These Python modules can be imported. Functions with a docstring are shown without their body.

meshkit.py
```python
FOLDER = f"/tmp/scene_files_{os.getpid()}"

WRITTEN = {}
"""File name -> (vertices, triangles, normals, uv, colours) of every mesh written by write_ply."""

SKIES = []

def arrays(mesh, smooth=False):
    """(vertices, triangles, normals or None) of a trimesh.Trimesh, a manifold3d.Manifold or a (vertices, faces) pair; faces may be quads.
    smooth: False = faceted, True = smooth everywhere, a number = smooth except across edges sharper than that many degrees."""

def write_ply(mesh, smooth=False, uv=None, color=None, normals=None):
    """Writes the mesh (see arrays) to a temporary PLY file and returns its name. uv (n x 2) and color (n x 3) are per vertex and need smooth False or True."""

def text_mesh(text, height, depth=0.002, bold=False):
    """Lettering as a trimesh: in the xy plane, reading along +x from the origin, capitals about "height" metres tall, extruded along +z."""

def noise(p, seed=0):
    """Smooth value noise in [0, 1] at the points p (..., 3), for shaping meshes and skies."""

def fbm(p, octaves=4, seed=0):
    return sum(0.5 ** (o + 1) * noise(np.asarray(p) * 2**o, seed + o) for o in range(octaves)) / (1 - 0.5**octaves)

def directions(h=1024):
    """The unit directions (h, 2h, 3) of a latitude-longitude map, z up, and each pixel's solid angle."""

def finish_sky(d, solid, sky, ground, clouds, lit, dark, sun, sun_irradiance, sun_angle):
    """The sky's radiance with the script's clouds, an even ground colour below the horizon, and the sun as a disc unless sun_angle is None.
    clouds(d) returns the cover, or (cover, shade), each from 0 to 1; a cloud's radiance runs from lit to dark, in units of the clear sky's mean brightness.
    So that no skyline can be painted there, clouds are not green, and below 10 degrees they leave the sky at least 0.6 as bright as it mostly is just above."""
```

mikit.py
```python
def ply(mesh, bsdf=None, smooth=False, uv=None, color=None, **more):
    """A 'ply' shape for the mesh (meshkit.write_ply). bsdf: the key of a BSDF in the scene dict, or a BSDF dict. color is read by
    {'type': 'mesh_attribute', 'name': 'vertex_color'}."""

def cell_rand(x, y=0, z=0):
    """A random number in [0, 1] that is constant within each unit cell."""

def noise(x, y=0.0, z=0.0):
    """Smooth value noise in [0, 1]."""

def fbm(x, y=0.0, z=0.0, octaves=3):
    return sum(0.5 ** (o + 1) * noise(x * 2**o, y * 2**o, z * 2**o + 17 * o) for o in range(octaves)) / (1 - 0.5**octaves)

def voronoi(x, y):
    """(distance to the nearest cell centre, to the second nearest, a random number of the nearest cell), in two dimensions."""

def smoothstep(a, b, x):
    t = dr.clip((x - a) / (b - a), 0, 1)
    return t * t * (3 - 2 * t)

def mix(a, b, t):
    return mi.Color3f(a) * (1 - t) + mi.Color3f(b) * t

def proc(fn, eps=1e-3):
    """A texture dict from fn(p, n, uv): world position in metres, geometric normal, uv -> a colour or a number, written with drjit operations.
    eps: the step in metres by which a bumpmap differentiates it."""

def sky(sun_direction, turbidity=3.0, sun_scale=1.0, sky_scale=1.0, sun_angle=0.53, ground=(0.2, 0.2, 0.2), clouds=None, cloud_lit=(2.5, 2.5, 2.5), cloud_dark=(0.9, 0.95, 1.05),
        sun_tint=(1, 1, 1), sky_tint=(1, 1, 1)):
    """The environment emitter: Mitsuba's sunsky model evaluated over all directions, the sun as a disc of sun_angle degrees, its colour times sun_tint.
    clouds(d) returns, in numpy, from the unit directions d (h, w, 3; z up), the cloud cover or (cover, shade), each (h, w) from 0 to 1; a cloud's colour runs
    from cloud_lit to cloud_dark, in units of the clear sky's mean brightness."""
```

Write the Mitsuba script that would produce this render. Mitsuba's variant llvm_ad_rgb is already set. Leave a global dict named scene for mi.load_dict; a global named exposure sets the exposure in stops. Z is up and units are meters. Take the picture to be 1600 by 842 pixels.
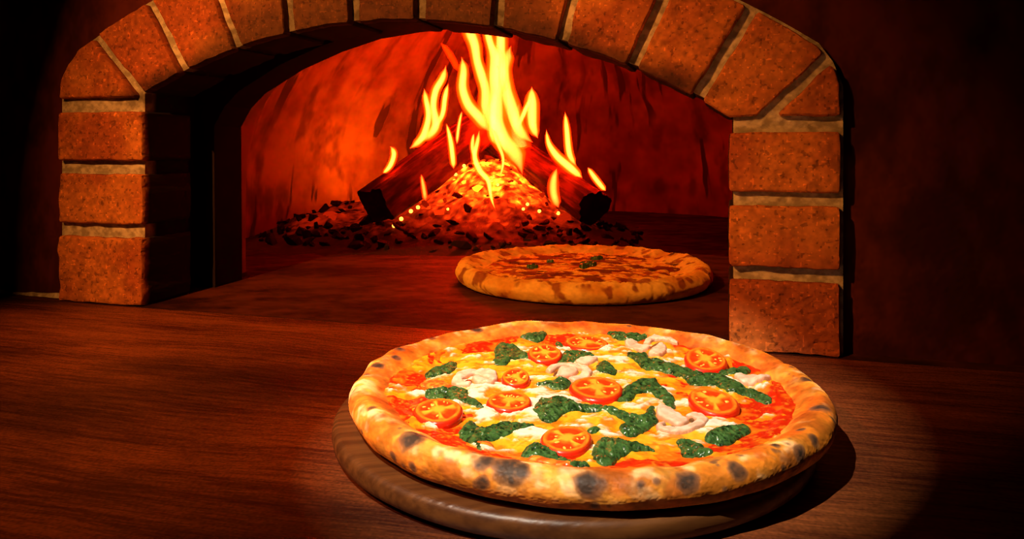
import math, random
import numpy as np, trimesh, manifold3d as m3, drjit as dr, mitsuba as mi
import meshkit, mikit
from mikit import proc, noise, fbm, smoothstep, mix, ply
from shapely.geometry import Polygon, Point, LineString, box as sbox
from shapely.ops import unary_union
from shapely import contains_xy
import shapely
from scipy.interpolate import PchipInterpolator, splprep, splev
from scipy.spatial import Delaunay

T = mi.ScalarTransform4f
rng = np.random.default_rng(7)
random.seed(7)
scene, labels = {'type': 'scene'}, {}

# ------------------------------------------------------------------ camera, lamps, exposure
CAM_H = 0.20
FOCAL = 1150.0                                   # in pixels of a 1600 wide frame
scene['camera'] = {'type': 'perspective', 'fov': math.degrees(2 * math.atan(800 / FOCAL)), 'fov_axis': 'x',
                   'near_clip': 0.02, 'far_clip': 50.0, 'principal_point_offset_y': 0.2328,
                   'to_world': T().look_at([0, 0, CAM_H], [0, 1, CAM_H], [0, 0, 1])}
exposure = 0.0
# a warm lamp high on the left washes the oven front and the table, a tighter one lights the serving board
scene['lamp_oven_front'] = {'type': 'spot', 'intensity': {'type': 'rgb', 'value': [7.0, 2.15, 0.38]}, 'cutoff_angle': 25.0, 'sampling_weight': 24.0, 'beam_width': 13.0,
                            'to_world': T().look_at([-0.72, -0.02, 0.84], [-0.15, 0.82, 0.13], [0, 0, 1])}
scene['lamp_table'] = {'type': 'spot', 'intensity': {'type': 'rgb', 'value': [5.3, 4.7, 3.8]}, 'cutoff_angle': 10.4, 'sampling_weight': 30.0, 'beam_width': 8.0,
                       'to_world': T().look_at([-0.34, 0.00, 0.90], [0.050, 0.512, 0.03], [0, 0, 1])}

# ------------------------------------------------------------------ materials
def bump(inner, fn, scale, eps=6e-4):
    return {'type': 'bumpmap', 'arbitrary': proc(fn, eps), 'scale': scale, 'bsdf': inner}

def two(b): return {'type': 'twosided', 'bsdf': b}

def princ(color, rough, spec=0.5, **k):
    c = {'type': 'rgb', 'value': list(color)} if isinstance(color, (tuple, list)) else color
    return {'type': 'principled', 'base_color': c, 'roughness': rough, 'specular': spec, **k}

VC = {'type': 'mesh_attribute', 'name': 'vertex_color'}

def table_col(p, n, uv):
    a = 0.26
    x = p.x * math.cos(a) - p.y * math.sin(a); y = p.x * math.sin(a) + p.y * math.cos(a)
    y = y + 0.03 * fbm(p.x * 4, p.y * 4, 3.0)
    g = fbm(x * 6, y * 34, 0.0, 4); fine = fbm(x * 16, y * 260, 5.0, 4); grit = noise(x * 90, y * 1100, 3.0)
    t = smoothstep(0.20, 0.80, 0.42 * g + 0.38 * fine + 0.20 * grit)
    c = mix([0.040, 0.0070, 0.0020], [0.150, 0.038, 0.0085], t)
    c = c * (0.28 + 1.35 * smoothstep(0.25, 0.75, fbm(p.x * 3.0 + 0.7, p.y * 6.0 + 0.2, 9.0, 4)))
    c = c * (0.75 + 0.5 * noise(p.x * 700, p.y * 700, 6.0))
    return c
def table_h(p, n, uv):
    a = 0.26
    x = p.x * math.cos(a) - p.y * math.sin(a); y = p.x * math.sin(a) + p.y * math.cos(a)
    return 0.7 * fbm(x * 16, y * 260, 0.0, 4) + 0.3 * noise(x * 60, y * 900, 4.0)
scene['mat_table'] = two(bump(princ(proc(table_col), 0.48, 0.45), table_h, 0.0007))

def hearth_col(p, n, uv):
    g = fbm(p.x * 7 + 3, p.y * 12, 0.0, 5); d = fbm(p.x * 40, p.y * 60, 3.0, 3)
    c = mix([0.016, 0.0026, 0.0010], [0.085, 0.018, 0.005], smoothstep(0.3, 0.72, 0.65 * g + 0.35 * d))
    return c
def hearth_h(p, n, uv): return fbm(p.x * 60, p.y * 90, 2.0, 4) + 0.8 * fbm(p.x * 12, p.y * 16, 7.0, 2)
scene['mat_hearth'] = two(bump(princ(proc(hearth_col), 0.65, 0.22), hearth_h, 0.0012))

A_W = math.radians(15.88); CW, SW = math.cos(A_W), math.sin(A_W)
OX, OY = -0.579, 0.938                           # outer foot of the left pier; s runs along the oven front, t into it
def brick_col(p, n, uv):
    t = (p.x - OX) * SW + (p.y - OY) * CW
    s = (p.x - OX) * CW - (p.y - OY) * SW
    c = mix([0.33, 0.080, 0.018], [0.50, 0.170, 0.032], smoothstep(0.3, 0.7, fbm(s * 16, p.z * 16, t * 16, 4)))
    c = c * (0.50 + 1.0 * fbm(s * 190, p.z * 190, t * 190, 3))
    pit = smoothstep(0.68, 0.80, fbm(s * 300, p.z * 300, 3.0, 2)); c = c * (1 - 0.45 * pit)
    fl = smoothstep(0.80, 0.92, noise(s * 420, p.z * 420, 11.0)); c = c * (1 + 0.6 * fl)
    # soot on the mouth: dark on the reveals, ragged on the lower rim of the arch
    rr = dr.sqrt(dr.square(s - 0.4464) + dr.square(p.z + 0.3575))
    rag = 0.030 * fbm(s * 30, p.z * 30, 1.0, 3)
    mid = smoothstep(0.26, 0.06, dr.abs(s - 0.44))
    lip = smoothstep(0.016 + rag + 0.200 * mid, -0.01 + rag * 0.5, rr - 0.694) * smoothstep(0.24, 0.26, p.z)
    soot = dr.maximum(smoothstep(0.004, 0.016, t + 0.004 * noise(s * 60, p.z * 60)), 0.86 * lip)
    return mix(c, [0.012, 0.007, 0.005], soot)
def brick_h(p, n, uv):
    return fbm(p.x * 240, p.y * 240, p.z * 240, 4) - 0.9 * smoothstep(0.62, 0.80, fbm(p.x * 150 + 9, p.y * 150, p.z * 150, 2))
scene['mat_brick'] = two(bump(princ(proc(brick_col), 0.8, 0.25), brick_h, 0.0010))

def mortar_col(p, n, uv):
    t = (p.x - OX) * SW + (p.y - OY) * CW
    c = mix([0.30, 0.26, 0.17], [0.58, 0.52, 0.36], smoothstep(0.3, 0.7, fbm(p.x * 150, p.y * 150, p.z * 150, 4)))
    s = (p.x - OX) * CW - (p.y - OY) * SW
    rr = dr.sqrt(dr.square(s - 0.4464) + dr.square(p.z + 0.3575))
    lip = smoothstep(0.020 + 0.180 * smoothstep(0.26, 0.06, dr.abs(s - 0.44)), -0.005, rr - 0.694) * smoothstep(0.24, 0.26, p.z)
    return mix(c, [0.012, 0.007, 0.005], dr.maximum(smoothstep(0.015, 0.03, t), 0.75 * lip))
def mortar_h(p, n, uv): return fbm(p.x * 220, p.y * 220, p.z * 220, 3)
scene['mat_mortar'] = two(bump(princ(proc(mortar_col), 0.9, 0.2), mortar_h, 0.0026))

def plaster_col(p, n, uv):
    s = (p.x - OX) * CW - (p.y - OY) * SW
    g = fbm(s * 11, p.z * 9, 2.0, 4); v = fbm(s * 60, p.z * 34, 6.0, 4)
    return mix([0.035, 0.0045, 0.0030], [0.105, 0.015, 0.0065], smoothstep(0.3, 0.72, 0.6 * g + 0.4 * v))
def plaster_h(p, n, uv): return fbm(p.x * 50, p.y * 50, p.z * 40, 4) + 0.4 * noise(p.x * 260, p.y * 260, p.z * 260)
scene['mat_plaster'] = two(bump(princ(proc(plaster_col), 0.85, 0.2), plaster_h, 0.0020))
scene['mat_soot'] = two(princ((0.018, 0.010, 0.007), 0.9, 0.15))

def dome_col(p, n, uv):
    a = dr.atan2(p.y - 1.568, p.x - 0.094)
    w = fbm(p.x * 5, p.y * 5, p.z * 5, 3)
    g = fbm(a * 8 + w, p.z * 7.0, 4.0, 5)
    pat = fbm(p.x * 14, p.y * 14, p.z * 14, 4)
    c = mix([0.26, 0.085, 0.022], [0.62, 0.28, 0.075], smoothstep(0.28, 0.72, 0.5 * g + 0.5 * pat))
    streak = smoothstep(0.62, 0.72, fbm(a * 24 + 2.5 * w, p.z * 7.5, 8.0, 3)) * smoothstep(0.42, 0.60, noise(a * 12, p.z * 5, 2.0))
    blot = smoothstep(0.50, 0.80, fbm(a * 13 + w, p.z * 13, 13.0, 4))
    return mix(c, [0.05, 0.014, 0.008], dr.minimum(0.9 * streak + 0.65 * blot, 0.9))
def dome_h(p, n, uv): return fbm(p.x * 22, p.y * 22, p.z * 14, 5)
scene['mat_dome'] = two(bump(princ(proc(dome_col), 0.85, 0.2), dome_h, 0.006, 1.5e-3))

def log_col(p, n, uv):
    g = fbm(uv.x * 26, uv.y * 3.0, 1.0, 4); q = fbm(p.x * 25, p.y * 25, p.z * 25, 3)
    return mix([0.016, 0.006, 0.004], [0.105, 0.036, 0.014], smoothstep(0.35, 0.72, 0.6 * g + 0.4 * q))
def log_h(p, n, uv): return fbm(uv.x * 40, uv.y * 5.0, 1.0, 4)
scene['mat_log'] = two(bump(princ(proc(log_col), 0.8, 0.25), log_h, 0.0025, 1e-3))
def end_col(p, n, uv): return mix([0.006, 0.004, 0.003], [0.028, 0.013, 0.008], fbm(p.x * 60, p.y * 60, p.z * 60, 3))
scene['mat_log_end'] = two(princ(proc(end_col), 0.9, 0.2))
scene['mat_charcoal'] = two(princ((0.014, 0.006, 0.004), 0.85, 0.25))
scene['mat_coal'] = two(princ((0.022, 0.008, 0.004), 0.85, 0.25))
scene['mat_flame'] = {'type': 'blendbsdf', 'weight': proc(lambda p, n, uv: mi.Float(0.12) + 0 * p.x), 'a': {'type': 'null'}, 'b': {'type': 'diffuse', 'reflectance': {'type': 'rgb', 'value': [0, 0, 0]}}}

def board_col(p, n, uv):
    x, y = p.x + 0.25 * p.y, p.y - 0.25 * p.x
    w = fbm(x * 5, y * 9, 0.0, 2)
    g = fbm(x * 14, y * 190 + 12 * w, p.z * 150, 4); r = 0.5 + 0.5 * dr.sin(y * 700 + 20 * w)
    return mix([0.055, 0.016, 0.0035], [0.135, 0.047, 0.010], smoothstep(0.2, 0.85, 0.94 * g + 0.06 * r))
def board_h(p, n, uv): return fbm(p.x * 30, (p.y - 0.25 * p.x) * 420, 0.0, 3)
scene['mat_board'] = two(bump(princ(proc(board_col), 0.42, 0.45), board_h, 0.0004))

def dough_h(p, n, uv): return fbm(p.x * 260, p.y * 260, p.z * 260, 3) + 0.7 * noise(p.x * 800, p.y * 800, p.z * 800)
scene['mat_crust'] = two(bump(princ(VC, 0.58, 0.35), dough_h, 0.00035, 3e-4))
scene['mat_sauce'] = two(bump(princ(VC, 0.32, 0.5), lambda p, n, uv: fbm(p.x * 500, p.y * 500, 1.0, 3), 0.0006, 3e-4))
scene['mat_cheese'] = two(bump(princ(VC, 0.30, 0.5), lambda p, n, uv: fbm(p.x * 230, p.y * 230, 2.0, 3), 0.0005, 3e-4))
scene['mat_leaf'] = two(bump(princ(VC, 0.22, 0.6), lambda p, n, uv: fbm(p.x * 420, p.y * 420, p.z * 300, 3), 0.0017, 3e-4))
scene['mat_tomato'] = two(princ(VC, 0.20, 0.55, clearcoat=0.4, clearcoat_gloss=0.9))
scene['mat_seed'] = two(princ((0.93, 0.55, 0.08), 0.3, 0.5))
scene['mat_mushroom'] = two(bump(princ(VC, 0.42, 0.4), lambda p, n, uv: fbm(p.x * 380, p.y * 380, p.z * 380, 2), 0.0005, 3e-4))
scene['mat_baked_top'] = two(bump(princ(VC, 0.8, 0.06), lambda p, n, uv: fbm(p.x * 200, p.y * 200, 2.0, 3), 0.0010, 5e-4))

# ------------------------------------------------------------------ helpers
def add(key, mesh, mat, smooth=30, **k):
    scene[key] = ply(mesh, mat, smooth, **k)
    return key

def tag(key, label=None, cat=None, group=None, kind=None):
    d = {}
    if label: d['label'] = label
    if cat: d['category'] = cat
    if group: d['group'] = group
    if kind: d['kind'] = kind
    labels[key] = d

_seen = {}
def numbered(base):
    n = _seen.get(base, 0); _seen[base] = n + 1
    return base if n == 0 else f'{base}_{n:03d}'

def oven(v):                                      # (s, z, t) -> world
    v = np.asarray(v, float)
    s, z, t = v[:, 0], v[:, 1], v[:, 2]
    return np.stack([OX + s * CW + t * SW, OY - s * SW + t * CW, z], 1)

def slab(poly, t0, t1):
    parts = []
    for g in getattr(poly, 'geoms', [poly]):
        m = trimesh.creation.extrude_polygon(g, t1 - t0, engine='earcut')
        v = np.array(m.vertices); v[:, 2] += t0
        parts.append(trimesh.Trimesh(oven(v), np.array(m.faces)[:, ::-1], process=False))
    return trimesh.util.concatenate(parts)

def grid_faces(nr, nc, wrap=True):
    i, j = np.meshgrid(np.arange(nr - 1), np.arange(nc if wrap else nc - 1), indexing='ij')
    a = i * nc + j; b = i * nc + (j + 1) % nc; c = a + nc; d = b + nc
    return np.vstack([np.stack([a, b, d], -1).reshape(-1, 3), np.stack([a, d, c], -1).reshape(-1, 3)])

# ------------------------------------------------------------------ floor and table
fl = [[-1.2, 0.0], [2.2, 0.0], [2.2, 2.2], [-1.2, 2.2]]
m = slab(Polygon([(-1.4, -0.06), (2.6, -0.06), (2.6, 0.0), (-1.4, 0.0)]), 0.0, 2.0)
add('floor', m, 'mat_hearth', False); tag('floor', kind='structure')
m = slab(Polygon([(-2.0, -0.05), (3.0, -0.05), (3.0, -0.0004), (-2.0, -0.0004)]), -1.3, -0.0008)
add('table', m, 'mat_table', False)
tag('table', 'dark reddish brown wooden table top in front of the brick oven, under the round board', 'table')

# ------------------------------------------------------------------ oven front: plaster, mortar, bricks
CS, CZ, RI, RO = 0.4464, -0.3575, 0.694, 0.794
def arc(r, a0, a1, n=48):
    a = np.radians(np.linspace(a0, a1, n))
    return np.stack([CS + r * np.cos(a), CZ + r * np.sin(a)], 1)
def ang(s, r): return math.degrees(math.acos((s - CS) / r))
SL, SR, EL, ER = 0.130, 0.821, 0.0, 0.921
def opening(sl, sr, dr_=0.0, z0=-0.02):
    a = arc(RI + dr_, ang(sl, RI + dr_), ang(sr, RI + dr_))
    return Polygon([(sl, z0)] + a.tolist() + [(sr, z0)])
inner_open = opening(SL, SR)
ro = RO
def outer_ring(d=0.0):
    # rounded shoulders where the arch meets the piers
    a = arc(ro + d, ang(EL + 0.030, ro), ang(ER - 0.020, ro))
    return Polygon([(EL - d, -0.02), (EL - d, 0.262), (EL + 0.004 - d, 0.283), (EL + 0.014 - d * .7, 0.302 + d * .7)] + a.tolist() +
                   [(ER - 0.008 + d * .7, 0.276 + d * .7), (ER + d, 0.255), (ER + d, -0.02)])
ring_out = outer_ring()
face = sbox(-1.1, -0.02, 2.3, 1.05)
add('wall_front', slab(face.difference(outer_ring(-0.002)), 0.020, 0.088), 'mat_plaster', False)
tag('wall_front', kind='structure')
add('wall_front__mortar', slab(outer_ring(0.003).difference(opening(SL - 0.004, SR + 0.004, 0.004)).intersection(sbox(-1, 0, 3, 1)), 0.0095, 0.086), 'mat_mortar', False)

def brick(poly, seed):
    """A brick from its outline on the oven front: worn arrises, uneven face."""
    p = poly.buffer(-0.0025).buffer(0.0025)
    L = p.exterior.length; n = int(L / 0.0035)
    c = np.array([p.exterior.interpolate(i * L / n).coords[0] for i in range(n)])
    if Polygon(c).exterior.is_ccw is False: c = c[::-1]
    cen = np.array(p.centroid.coords[0])
    tan = np.roll(c, -1, 0) - np.roll(c, 1, 0); tan /= np.linalg.norm(tan, axis=1, keepdims=True)
    nrm = np.stack([tan[:, 1], -tan[:, 0]], 1)
    q3 = np.c_[c * 60, np.full(n, seed * 3.1)]
    jag = (meshkit.fbm(q3, 3, seed) - 0.5) * 0.0036
    c = c + nrm * jag[:, None]
    rings = []
    for t, off in ((0.086, 0.0), (0.030, 0.0), (0.006, 0.0), (0.002, 0.0006), (0.0004, 0.0016)):
        rings.append(np.c_[c - nrm * off, np.full(n, t)])
    for k in (0.93, 0.84, 0.72, 0.58, 0.42, 0.24, 0.08):
        r2 = cen + (c - nrm * 0.0016 - cen) * k
        rings.append(np.c_[r2, np.zeros(n)])
    v = np.vstack(rings)
    front = v[:, 2] < 0.004
    v[front, 2] += (meshkit.fbm(np.c_[v[front, :2] * 45, np.full(front.sum(), seed)], 4, seed) - 0.5) * 0.004 + (seed * 37 % 5 - 2) * 0.0005
    f = grid_faces(len(rings), n)
    v = np.vstack([v, [[*cen, v[-n:, 2].mean()]]])
    last = (len(rings) - 1) * n; i = np.arange(n)
    f = np.vstack([f, np.stack([last + i, last + (i + 1) % n, np.full(n, len(v) - 1)], 1)])
    return trimesh.Trimesh(oven(v), f, process=False)

def bead(s0, s1, key, n=160, k=10, rad=0.0045):
    ss = np.linspace(s0, s1, n); a = np.linspace(0, np.pi, k)
    r0 = rad * (0.35 + 1.3 * meshkit.fbm(np.c_[ss * 40, 0 * ss, 0 * ss], 3, 9))
    V = np.stack([np.broadcast_to(ss[:, None], (n, k)), r0[:, None] * np.sin(a)[None] * 0.9, 0.020 - 0.0005 + r0[:, None] * (-0.2 - 0.8 * np.cos(a)[None])], -1).reshape(-1, 3)
    add(key, (oven(V), grid_faces(n, k, wrap=False)), 'mat_mortar', 30)
bead(-0.60, 0.0, 'wall_front__mortar_bead')
def voussoir(i0, o0, i1, o1):
    """between two radial joints, given by (s at the intrados, s at the extrados)"""
    a = arc(RI, ang(i0, RI), ang(i1, RI), 14); b = arc(RO, ang(o1, RO), ang(o0, RO), 14)
    return Polygon(a.tolist() + b.tolist())
shapes = []
# left pier, from the bottom
for z0, z1 in ((0.000, 0.0835), (0.100, 0.1625), (0.179, 0.2405)):
    shapes.append(sbox(EL, z0, SL, z1))
for z0, z1 in ((0.000, 0.0685), (0.0815, 0.1405), (0.1535, 0.2115)):
    shapes.append(sbox(SR, z0, ER, z1))
# springers: the cut corner bricks
joints = []                                       # (s at intrados, s at extrados) along each joint's middle line
for (a, b) in (((0.061, 0.331), (0.130, 0.257)), ((0.138, 0.376), (0.188, 0.293)), ((0.240, 0.371), (0.264, 0.317)), ((0.332, 0.366), (0.336, 0.327)),
               ((0.417, 0.361), (0.417, 0.334)), ((0.497, 0.357), (0.497, 0.332)), ((0.587, 0.352), (0.585, 0.321)), ((0.666, 0.348), (0.655, 0.305)),
               ((0.757, 0.343), (0.728, 0.281)), ((0.842, 0.330), (0.792, 0.248)), ((0.908, 0.279), (0.854, 0.226))):
    joints.append((np.array(a), np.array(b)))
def joint_band(a, b, w=0.0120):
    d = (a - b) / np.linalg.norm(a - b)
    return LineString([b - d * 0.08, a + d * 0.12]).buffer(w / 2, cap_style='flat')
ringpoly = ring_out.difference(inner_open)
arch_region = ringpoly.difference(sbox(-1, -1, SL, 0.2575)).difference(sbox(SR, -1, 2, 0.2265)).difference(sbox(-1, -1, 2, 0.2))
bands = unary_union([joint_band(a, b) for a, b in joints])
for g in arch_region.difference(bands).geoms:
    if g.area > 3e-4: shapes.append(g)
for i, g in enumerate(shapes):
    key = numbered('wall_front__brick')
    add(key, brick(g, i + 1), 'mat_brick', 40)

# behind the bricks: a set-back recess, then the inner arch that opens into the dome
recess = Polygon(opening(SL - 0.03, SR + 0.03, 0.03).exterior)
ia = arc(0.0, 0, 1, 2)
inner_pts = [(0.133, 0.225), (0.150, 0.252), (0.173, 0.273), (0.237, 0.307), (0.299, 0.330), (0.358, 0.346), (0.420, 0.353), (0.473, 0.356), (0.53, 0.353), (0.60, 0.343),
             (0.67, 0.322), (0.74, 0.293), (0.80, 0.262), (0.84, 0.23)]
inner_arch = Polygon([(0.135, -0.02)] + inner_pts + [(0.84, -0.02)]).buffer(0.012, join_style='round').buffer(-0.012)
m = trimesh.util.concatenate([slab(face.difference(recess), 0.088, 0.130), slab(face.difference(inner_arch), 0.130, 0.190)])
add('wall_inner', m, 'mat_soot', False); tag('wall_inner', kind='structure')

# ------------------------------------------------------------------ the dome of the oven
DCX, DCY, DR = 0.094, 1.568, 0.66
def dome_profile(r, hwall, top, n=40):
    a = np.linspace(0, math.pi / 2, n)
    pts = [(0.0, -0.02), (r, -0.02)] + [(r * math.cos(x), hwall + (top - hwall) * math.sin(x)) for x in a]
    pts[-1] = (0.0, top)
    return m3.CrossSection([pts])
outer = m3.Manifold.revolve(dome_profile(DR + 0.06, 0.12, 0.72), 160).translate([DCX, DCY, 0])
cav = m3.Manifold.revolve(dome_profile(DR, 0.10, 0.64), 160).translate([DCX, DCY, 0])
shell = outer - cav
half = slab(sbox(-3, -1, 4, 2), 0.190, 4.0)
half = m3.Manifold(m3.Mesh(np.asarray(half.vertices, np.float32), np.asarray(half.faces, np.uint32)))
shell = shell ^ half
open_ = slab(inner_arch.buffer(0.035), 0.10, 0.55)
open_ = m3.Manifold(m3.Mesh(np.asarray(open_.vertices, np.float32), np.asarray(open_.faces, np.uint32)))
add('wall_back', shell - open_, 'mat_dome', 30); tag('wall_back', kind='structure')

# ------------------------------------------------------------------ embers
EX, EY = -0.050, 1.66
def ember_h(x, y):
    x, y = np.asarray(x, float), np.asarray(y, float)
    c = 0.125 * np.exp(-(((x - EX) / 0.135) ** 2 + ((y - EY) / 0.15) ** 2))
    low = 0.045 * np.exp(-(((x + 0.12) / 0.34) ** 4 + ((y - 1.62) / 0.24) ** 4))
    left = 0.035 * np.exp(-(((x + 0.40) / 0.12) ** 2 + ((y - 1.68) / 0.12) ** 2)) + 0.060 * np.exp(-(((x + 0.29) / 0.11) ** 2 + ((y - 1.86) / 0.09) ** 2))  # last term: mound added behind the left log to carry the extra glow
    n = meshkit.fbm(np.stack([x * 30, y * 30, 0 * x], -1), 3, 5) - 0.5
    base = np.maximum(c, 0) + low + left
    return base + n * np.minimum(base, 0.03) * 0.9 - 0.004
def heat(x, y):
    """how hot the bed is: hot under the crossing of the logs, hottest at the added spot behind"""
    d = np.exp(-(((x - EX) / 0.17) ** 2 + ((y - 1.60) / 0.15) ** 2))
    d2 = 0.42 * np.exp(-(((x + 0.14) / 0.20) ** 2 + ((y - 1.55) / 0.13) ** 2))
    d3 = 0.32 * np.exp(-(((x + 0.34) / 0.17) ** 2 + ((y - 1.60) / 0.13) ** 2))
    back = 1.8 * np.exp(-(((x + 0.29) / 0.11) ** 2 + ((y - 1.86) / 0.10) ** 2))      # added hot spot, mostly unseen behind the left log, brightens the dome wall
    return np.clip(np.maximum(np.maximum(d, d2), np.maximum(d3, back)), 0, 1.8)
def glow(h):
    """colour of the light of embers from dull red to yellow"""
    h = np.asarray(h, float)[..., None]
    k = np.array([0.0, 0.25, 0.5, 0.75, 1.0, 2.0])
    tab = np.array([[0.015, 0.0004, 0.0], [0.35, 0.009, 0.0006], [1.3, 0.050, 0.003], [3.5, 0.32, 0.008], [9.0, 1.10, 0.035], [85.0, 9.0, 0.3]])
    return np.stack([np.interp(h[..., 0], k, tab[:, i]) for i in range(3)], -1)
gx, gy = np.meshgrid(np.linspace(-0.54, 0.36, 260), np.linspace(1.30, 1.98, 196), indexing='ij')
gz = ember_h(gx, gy)
v = np.stack([gx, gy, gz], -1).reshape(-1, 3)
nr, nc = gx.shape
f = grid_faces(nr, nc, wrap=False)[:, [0, 2, 1]]
f = f[(v[f][:, :, 2].max(1) > 0.0005) & (np.hypot(v[f][:, :, 0] - 0.094, v[f][:, :, 1] - 1.568).max(1) < 0.63)]
tri_n = np.cross(v[f[:, 1]] - v[f[:, 0]], v[f[:, 2]] - v[f[:, 0]])
f[tri_n[:, 2] < 0] = f[tri_n[:, 2] < 0][:, ::-1]
hh = heat(v[:, 0], v[:, 1]) * (-0.30 + 2.2 * meshkit.fbm(np.c_[v[:, :2] * 75, v[:, 2] * 75], 4, 11)) - 0.10
bed = trimesh.Trimesh(v, f, process=False)
used = np.unique(f); remap = -np.ones(len(v), int); remap[used] = np.arange(len(used))
bed = trimesh.Trimesh(v[used], remap[f], process=False)
add('ember_bed', bed, 'mat_charcoal', True, color=glow(np.clip(hh, 0, 2))[used] * 1.3, emitter={'type': 'area', 'radiance': VC})
tag('ember_bed', 'heap of glowing red and black embers on the hearth under the burning logs', 'embers')

def chunk(seed, size, flat=0.7, longer=1.0):
    r = np.random.default_rng(seed)
    p = r.normal(size=(13, 3)); p /= np.linalg.norm(p, axis=1, keepdims=True)
    p *= np.array([longer, 1.0, flat]) * size
    h = trimesh.convex.convex_hull(p)
    return np.array(h.vertices), np.array(h.faces)
chunks = [chunk(100 + i, 1.0, 0.55 + 0.4 * (i % 3) / 2, 1.0 + 1.0 * (i % 2 == 0)) for i in range(12)]
def rot(az, tilt, roll):
    ca, sa, ct, st, cr, sr = math.cos(az), math.sin(az), math.cos(tilt), math.sin(tilt), math.cos(roll), math.sin(roll)
    return np.array([[ca, -sa, 0], [sa, ca, 0], [0, 0, 1]]) @ np.array([[1, 0, 0], [0, ct, -st], [0, st, ct]]) @ np.array([[cr, 0, sr], [0, 1, 0], [-sr, 0, cr]])
spots, tries = [], 0
while len(spots) < 280 and tries < 20000:
    tries += 1
    x, y = rng.uniform(-0.54, 0.30), rng.uniform(1.33, 1.72)
    z = float(ember_h(x, y))
    if z < 0.004: continue
    s = rng.choice([0.0055, 0.008, 0.0105, 0.015], p=[.35, .33, .22, .10]) * (1.3 if x < -0.25 else 1.0) * (0.72 if heat(x, y) > 0.6 else 1.0)
    if math.hypot(x - 0.094, y - 1.568) > 0.62: continue
    if any((x - a) ** 2 + (y - b) ** 2 < (0.8 * (s + c)) ** 2 for a, b, _, c in spots): continue
    spots.append((x, y, z, s))
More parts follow.
